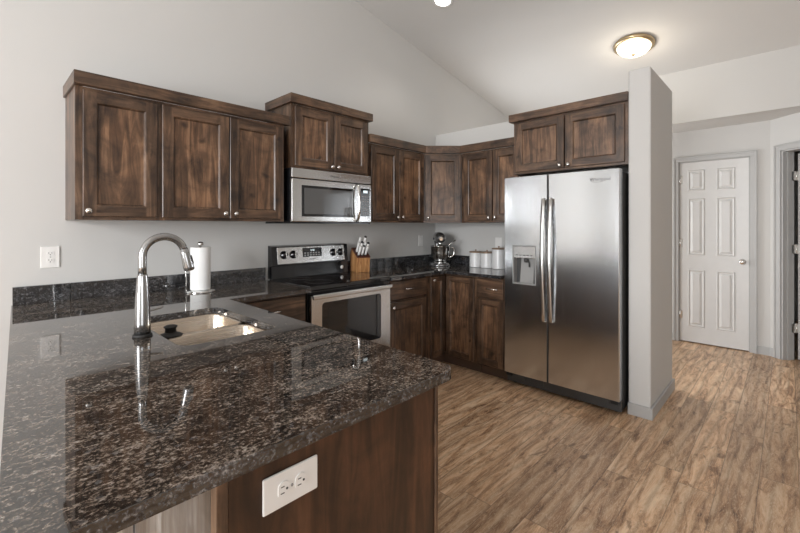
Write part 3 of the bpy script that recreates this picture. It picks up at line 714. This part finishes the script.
MB().prism(rrect(.662, .766, .062, .300, .006), 'Y', -.0040, -.0021).build('keypad', M_BLACKG, kpn)
MB().prism(rrect(.690, .738, .262, .284, .002), 'Y', -.0048, -.0041).build('display', M_LCD, kpn)
kk = MB()
for i in range(3):
    for j in range(8): kk.box(.678 + i * .028, .694 + i * .028, -.0046, -.0041, .080 + j * .021, .088 + j * .021)
kk.build('buttons', M_KEY, kpn)

# ------------------------------------------------------------------ refrigerator (local frame: x toward the wing wall, y depth)
FYL, FYR, FXF = 1.772, .862, 3.150; FW = FYL - FYR
g = empty('refrigerator', (FXF, FYL, 0), -PI / 2, 'stainless side by side refrigerator with ice and water dispenser', 'refrigerator')
FDP = .60
MB().box(.004, FW - .004, .075, FDP, .030, 1.752, bev=.004).build('body', M_DGREY, g)
SPL = .388
def fdoor(x0, x1, name):
    pr = [(x0, .070), (x0, .006), (x0 + .002, .0015), (x0 + .006, 0)]
    n = 6
    for k in range(1, n): 
        t = k / n; x = x0 + .014 + (x1 - x0 - .028) * t; pr.append((x, -.001 * math.sin(PI * t)))
    pr += [(x1 - .006, 0), (x1 - .002, .0015), (x1, .006), (x1, .070)]
    return MB().prism(pr, 'Z', .112, 1.768)
# freezer door with dispenser hole built from pieces
fz = MB(); DX, DXX, DZ0, DZ1 = .082, .290, .872, 1.198
def prof(x0, x1, a, b, full0, full1):
    pr = []
    def dep(x): return -.001 * math.sin(PI * min(1, max(0, (x - .016) / (SPL - .036))))
    if full0: pr += [(x0, .070), (x0, .006), (x0 + .002, .0015), (x0 + .006, 0)]
    else: pr += [(x0, .070), (x0, dep(x0))]
    for k in range(1, 5): x = x0 + (x1 - x0) * (k / 5) ; pr.append((x, dep(x))) if (not full0 or x > x0 + .015) and (not full1 or x < x1 - .015) else None
    if full1: pr += [(x1 - .006, 0), (x1 - .002, .0015), (x1, .006), (x1, .070)]
    else: pr += [(x1, dep(x1)), (x1, .070)]
    fz.prism(pr, 'Z', a, b)
X0, X1 = .002, SPL - .004
prof(X0, DX, .112, 1.768, True, False); prof(DXX, X1, .112, 1.768, False, True)
prof(DX, DXX, .112, DZ0, False, False); prof(DX, DXX, DZ1, 1.768, False, False)
bmesh.ops.remove_doubles(fz.bm, verts=fz.bm.verts, dist=.0002)
for f_ in fz.bm.faces:
    if all(v.co.x > X1 - .0065 for v in f_.verts): f_.material_index = 1
fd = fz.build('freezer_door', [M_FRIDGE, M_DGREY], g)
rdm = fdoor(SPL + .002, FW - .002, 'x')
for f_ in rdm.bm.faces:
    if all(v.co.x < SPL + .0045 for v in f_.verts): f_.material_index = 1
rd = rdm.build('refrigerator_door', [M_FRIDGE, M_DGREY], g)
# dispenser
ds = MB().box(DX + .001, DXX - .001, .066, .069, DZ0, DZ1).box(DX + .0005, DX + .010, -.005, .058, DZ0 + .001, DZ1 - .001).box(DXX - .010, DXX - .0005, -.005, .058, DZ0 + .001, DZ1 - .001)
ds.box(DX + .010, DXX - .010, -.005, .058, DZ1 - .012, DZ1 - .001).box(DX + .010, DXX - .010, -.006, .058, DZ0 + .001, DZ0 + .012)
dp = ds.build('dispenser', M_MGREY, fd, bevel=.001)
MB().box(DX + .010, DXX - .010, .058, .0655, DZ0 + .012, 1.091).build('recess_back', M_DGREY, dp)
MB().box(DX + .010, DXX - .010, -.001, .057, 1.092, DZ1 - .012, bev=.002).build('dispenser_panel', M_STEEL_H, dp)
dbt = MB()
for i in range(5): dbt.box(DX + .030 + i * .032, DX + .048 + i * .032, -.0022, -.0012, 1.112, 1.120)
dbt.build('dispenser_buttons', M_DGREY, dp)
MB().prism([(.056, .885), (.012, .886), (.040, 1.088), (.056, 1.088)], 'X', DX + .060, DXX - .030).build('chute', M_MGREY, dp)
MB().cyl((.19, .030, 1.091), (.19, .024, 1.055), .022, .014).rings([(.205, .02, 1.08), (.225, .012, 1.05), (.222, .02, 1.02)], .006, 10).build('nozzle', M_DGREY, dp)
# handles: bowed bars either side of the split
def fhandle(door, x, s_):
    pts = []; n = 16
    for k in range(n + 1):
        t = k / n; z = .600 + (1.575 - .600) * t; y = -.024 - .034 * math.sin(PI * t)
        pts.append((x + s_ * .010 * math.sin(PI * t), y, z))
    pts = [(x, .0, .600)] + pts + [(x, .0, 1.575)]
    MB().rings(pts, [.009] + [.0090] * (n + 1) + [.009], 16, up=(1, 0, 0), squash=1.75).build('handle', M_STEEL_V, door)
fhandle(fd, SPL - .028, 0); fhandle(rd, SPL + .030, 0)
# kick grille, hinge covers, feet
kg = MB().box(.004, FW - .004, .050, .090, .022, .104, bev=.003).build('kick_grille', M_DGREY, g)
sl_ = MB()
for a, b in ((.07, .17), (.19, .33)): sl_.box(a, b, .044, .050, .050, .098)
sl_.box(.37, .83, .040, .050, .060, .100).build('grille_louver', M_DGREY, kg)
MB().box(.01, .06, .020, .050, .078, .104, bev=.003).build('hinge_foot', M_BLACKP, g); MB().box(FW - .07, FW - .02, .020, .050, .078, .104, bev=.003).build('hinge_foot', M_BLACKP, g)
for x in (.05, FW - .05): MB().cyl((x, .12, 0), (x, .12, .032), .022).build('foot', M_BLACKP, g)
for x in (.03, FW - .09): MB().box(x, x + .06, .03, .12, 1.7535, 1.778, bev=.004).build('hinge_cover', M_DGREY, g)
text_part('Whirlpool', 'logo', rd, .034, M_LOGO, (SPL + .39, -.0014, 1.700), (PI / 2, 0, 0))
ring = [(SPL + .385 + .060 * math.cos(a), -.0015, 1.700 + .020 * math.sin(a) + .004 * math.cos(a)) for a in [PI * .75 + k * PI * 1.0 / 14 for k in range(15)]]
MB().rings(ring, .0012, 6).build('logo_ring', M_LOGO, rd)

# ------------------------------------------------------------------ knife block
KR = math.radians(-16)
kb = empty('knife_block', (2.495, 2.905, ZC), KR, 'angled wooden knife block full of white handled knives beside the range', 'knife block')
MB().prism([(-.075, 0), (.085, 0), (.085, .150), (.050, .215), (-.085, .135)], 'X', -.064, .064).build('block', M_BLOCK, kb, bevel=.003)
MB().prism([(-.086, .1362), (.050, .2162), (.046, .2245), (-.090, .1445)], 'X', -.066, .066).build('slotted_top', M_BLOCKD, kb)
nv = Vector((0, -.507, .862)).normalized()
tops = [(-.048, -.072, .105), (-.014, -.072, .11), (.020, -.072, .10), (-.048, -.030, .115), (-.016, -.030, .12), (.016, -.030, .115), (.048, -.030, .11), (-.018, .015, .14), (.032, .015, .145)]
KL = ['leftmost knife in the low front row of the wooden block', 'middle knife in the low front row of the wooden block', 'rightmost knife in the low front row of the wooden block',
      'leftmost knife in the middle row of the wooden block', 'second knife from the left in the middle row of the block', 'third knife from the left in the middle row of the block', 'rightmost knife in the middle row of the wooden block',
      'left tall knife in the rear row of the wooden block', 'right tall knife in the rear row of the wooden block']
for i, (x, y, ln) in enumerate(tops):
    z = .1445 + (y + .090) * .5882 + .001
    kn = empty('knife', Vector(kb.location) + Matrix.Rotation(KR, 3, 'Z') @ Vector((x, y, z)), KR, KL[i], 'knife', 'white handled knives in the block')
    MB().rings([nv * .002, nv * .012], [.0085, .0085], 12, squash=1.2).build('bolster', M_BLACKP, kn)
    MB().rings([nv * .012, nv * .03, nv * (ln * .6), nv * (ln - .010)], [.0095, .0115, .0100, .0115], 14, squash=1.2).build('handle', M_WHITE, kn)
    MB().rings([nv * (ln - .010), nv * (ln - .005), nv * ln], [.0120, .0125, .009], 14, squash=1.2).build('butt_cap', M_BLACKP if i in (1, 4, 6, 8) else M_WHITE, kn)

# ------------------------------------------------------------------ stand mixer (facing the room: local -y is the head front)
mx = empty('stand_mixer', (3.52, 2.77, ZC), math.radians(-45), 'silver stand mixer with steel bowl in the counter corner', 'stand mixer')
M_MIX = plain('mixer_silver', (0.30, 0.30, 0.30), 0.18, 0.85, 0.5)
bl = lambda i, z: [(x, y, z) for x, y in rrect(-.105 + i, .105 - i, -.175 + i, .130 - i, .09 - i * .6, 8)]
MB().loft([bl(0, 0), bl(0, .012), bl(.006, .022), bl(.020, .032)], smooth=True).build('base', M_MIX, mx)
MB().lathe([(.001, 0), (.070, 0), (.066, .012), (.050, .016), (.001, .016)], (0, -.085, .030), seg=32).build('bowl_plate', M_CHROME, mx)
MB().loft([[(x, y, .028) for x, y in rrect(-.060, .060, .030, .125, .030)], [(x, y, .10) for x, y in rrect(-.045, .045, .045, .120, .030)], [(x, y, .20) for x, y in rrect(-.042, .042, .045, .125, .030)], [(x, y, .262) for x, y in rrect(-.048, .048, .030, .130, .030)]], smooth=True).build('column', M_MIX, mx)
MB().rings([(0, .150, .300), (0, .140, .300), (0, .10, .303), (0, .02, .305), (0, -.07, .303), (0, -.140, .298), (0, -.168, .295), (0, -.178, .294)], [.020, .045, .060, .064, .062, .054, .038, .012], 24, up=(0, 0, 1), squash=.92).build('motor_head', M_MIX, mx)
MB().rings([(0, -.170, .294), (0, -.186, .293)], [.024, .020], 20).build('attachment_hub', M_CHROME, mx)
MB().rings([(-.050, -.02, .290), (-.070, -.02, .290)], [.010, .012], 12).build('speed_knob', M_BLACKP, mx)
MB().cyl((0, -.085, .255), (0, -.085, .215), .026, .018).build('beater_shaft', M_CHROME, mx)
MB().lathe([(.030, 0), (.058, .010), (.088, .045), (.103, .10), (.108, .165), (.112, .168), (.108, .170), (.104, .165), (.099, .10), (.084, .048), (.055, .015), (.0001, .010)], (0, -.085, .046), seg=40).build('bowl', M_CHROME, mx)
MB().rings([(.105, -.085, .195), (.140, -.085, .200), (.152, -.085, .170), (.148, -.085, .120), (.125, -.085, .098), (.092, -.085, .095)], [.007] * 6, 10, up=(0, 1, 0)).build('bowl_handle', M_CHROME, mx)
MB().rings([(.060, -.085, .215), (.11, -.09, .235), (.165, -.095, .275)], [.020, .026, .030], 14, squash=.35).build('pouring_shield', M_CHROME, mx)

# ------------------------------------------------------------------ canisters
for i, (x, y, r_, hh, lb) in enumerate(((3.63, 2.372, .065, .150, 'leftmost short white canister with copper lid on the corner counter'),
                                       (3.63, 2.236, .065, .150, 'middle short white canister with copper lid on the corner counter'),
                                       (3.62, 2.094, .068, .195, 'tall white canister with copper lid closest to the refrigerator'))):
    c = empty('canister', (x, y, ZC), 0, lb, 'canister', 'white canisters with lids')
    pr = [(.001, 0), (r_ - .004, 0), (r_, .004)]
    for k in range(8): z = .012 + (hh - .03) * k / 7; pr += [(r_, z), (r_ - .0015, z + .006)]
    pr += [(r_, hh - .004), (r_ - .003, hh), (.001, hh)]
    MB().lathe(pr, seg=36).build('jar', M_CERAM, c)
    MB().lathe([(.001, hh + .0003), (r_ + .002, hh + .0003), (r_ + .003, hh + .010), (r_ - .006, hh + .014), (.001, hh + .016)], seg=36).build('lid', M_COPPER, c)
    MB().lathe([(.005, hh + .014), (.004, hh + .020), (.010, hh + .026), (.006, hh + .032), (.0001, hh + .033)], seg=16).build('lid_knob', M_COPPER, c)
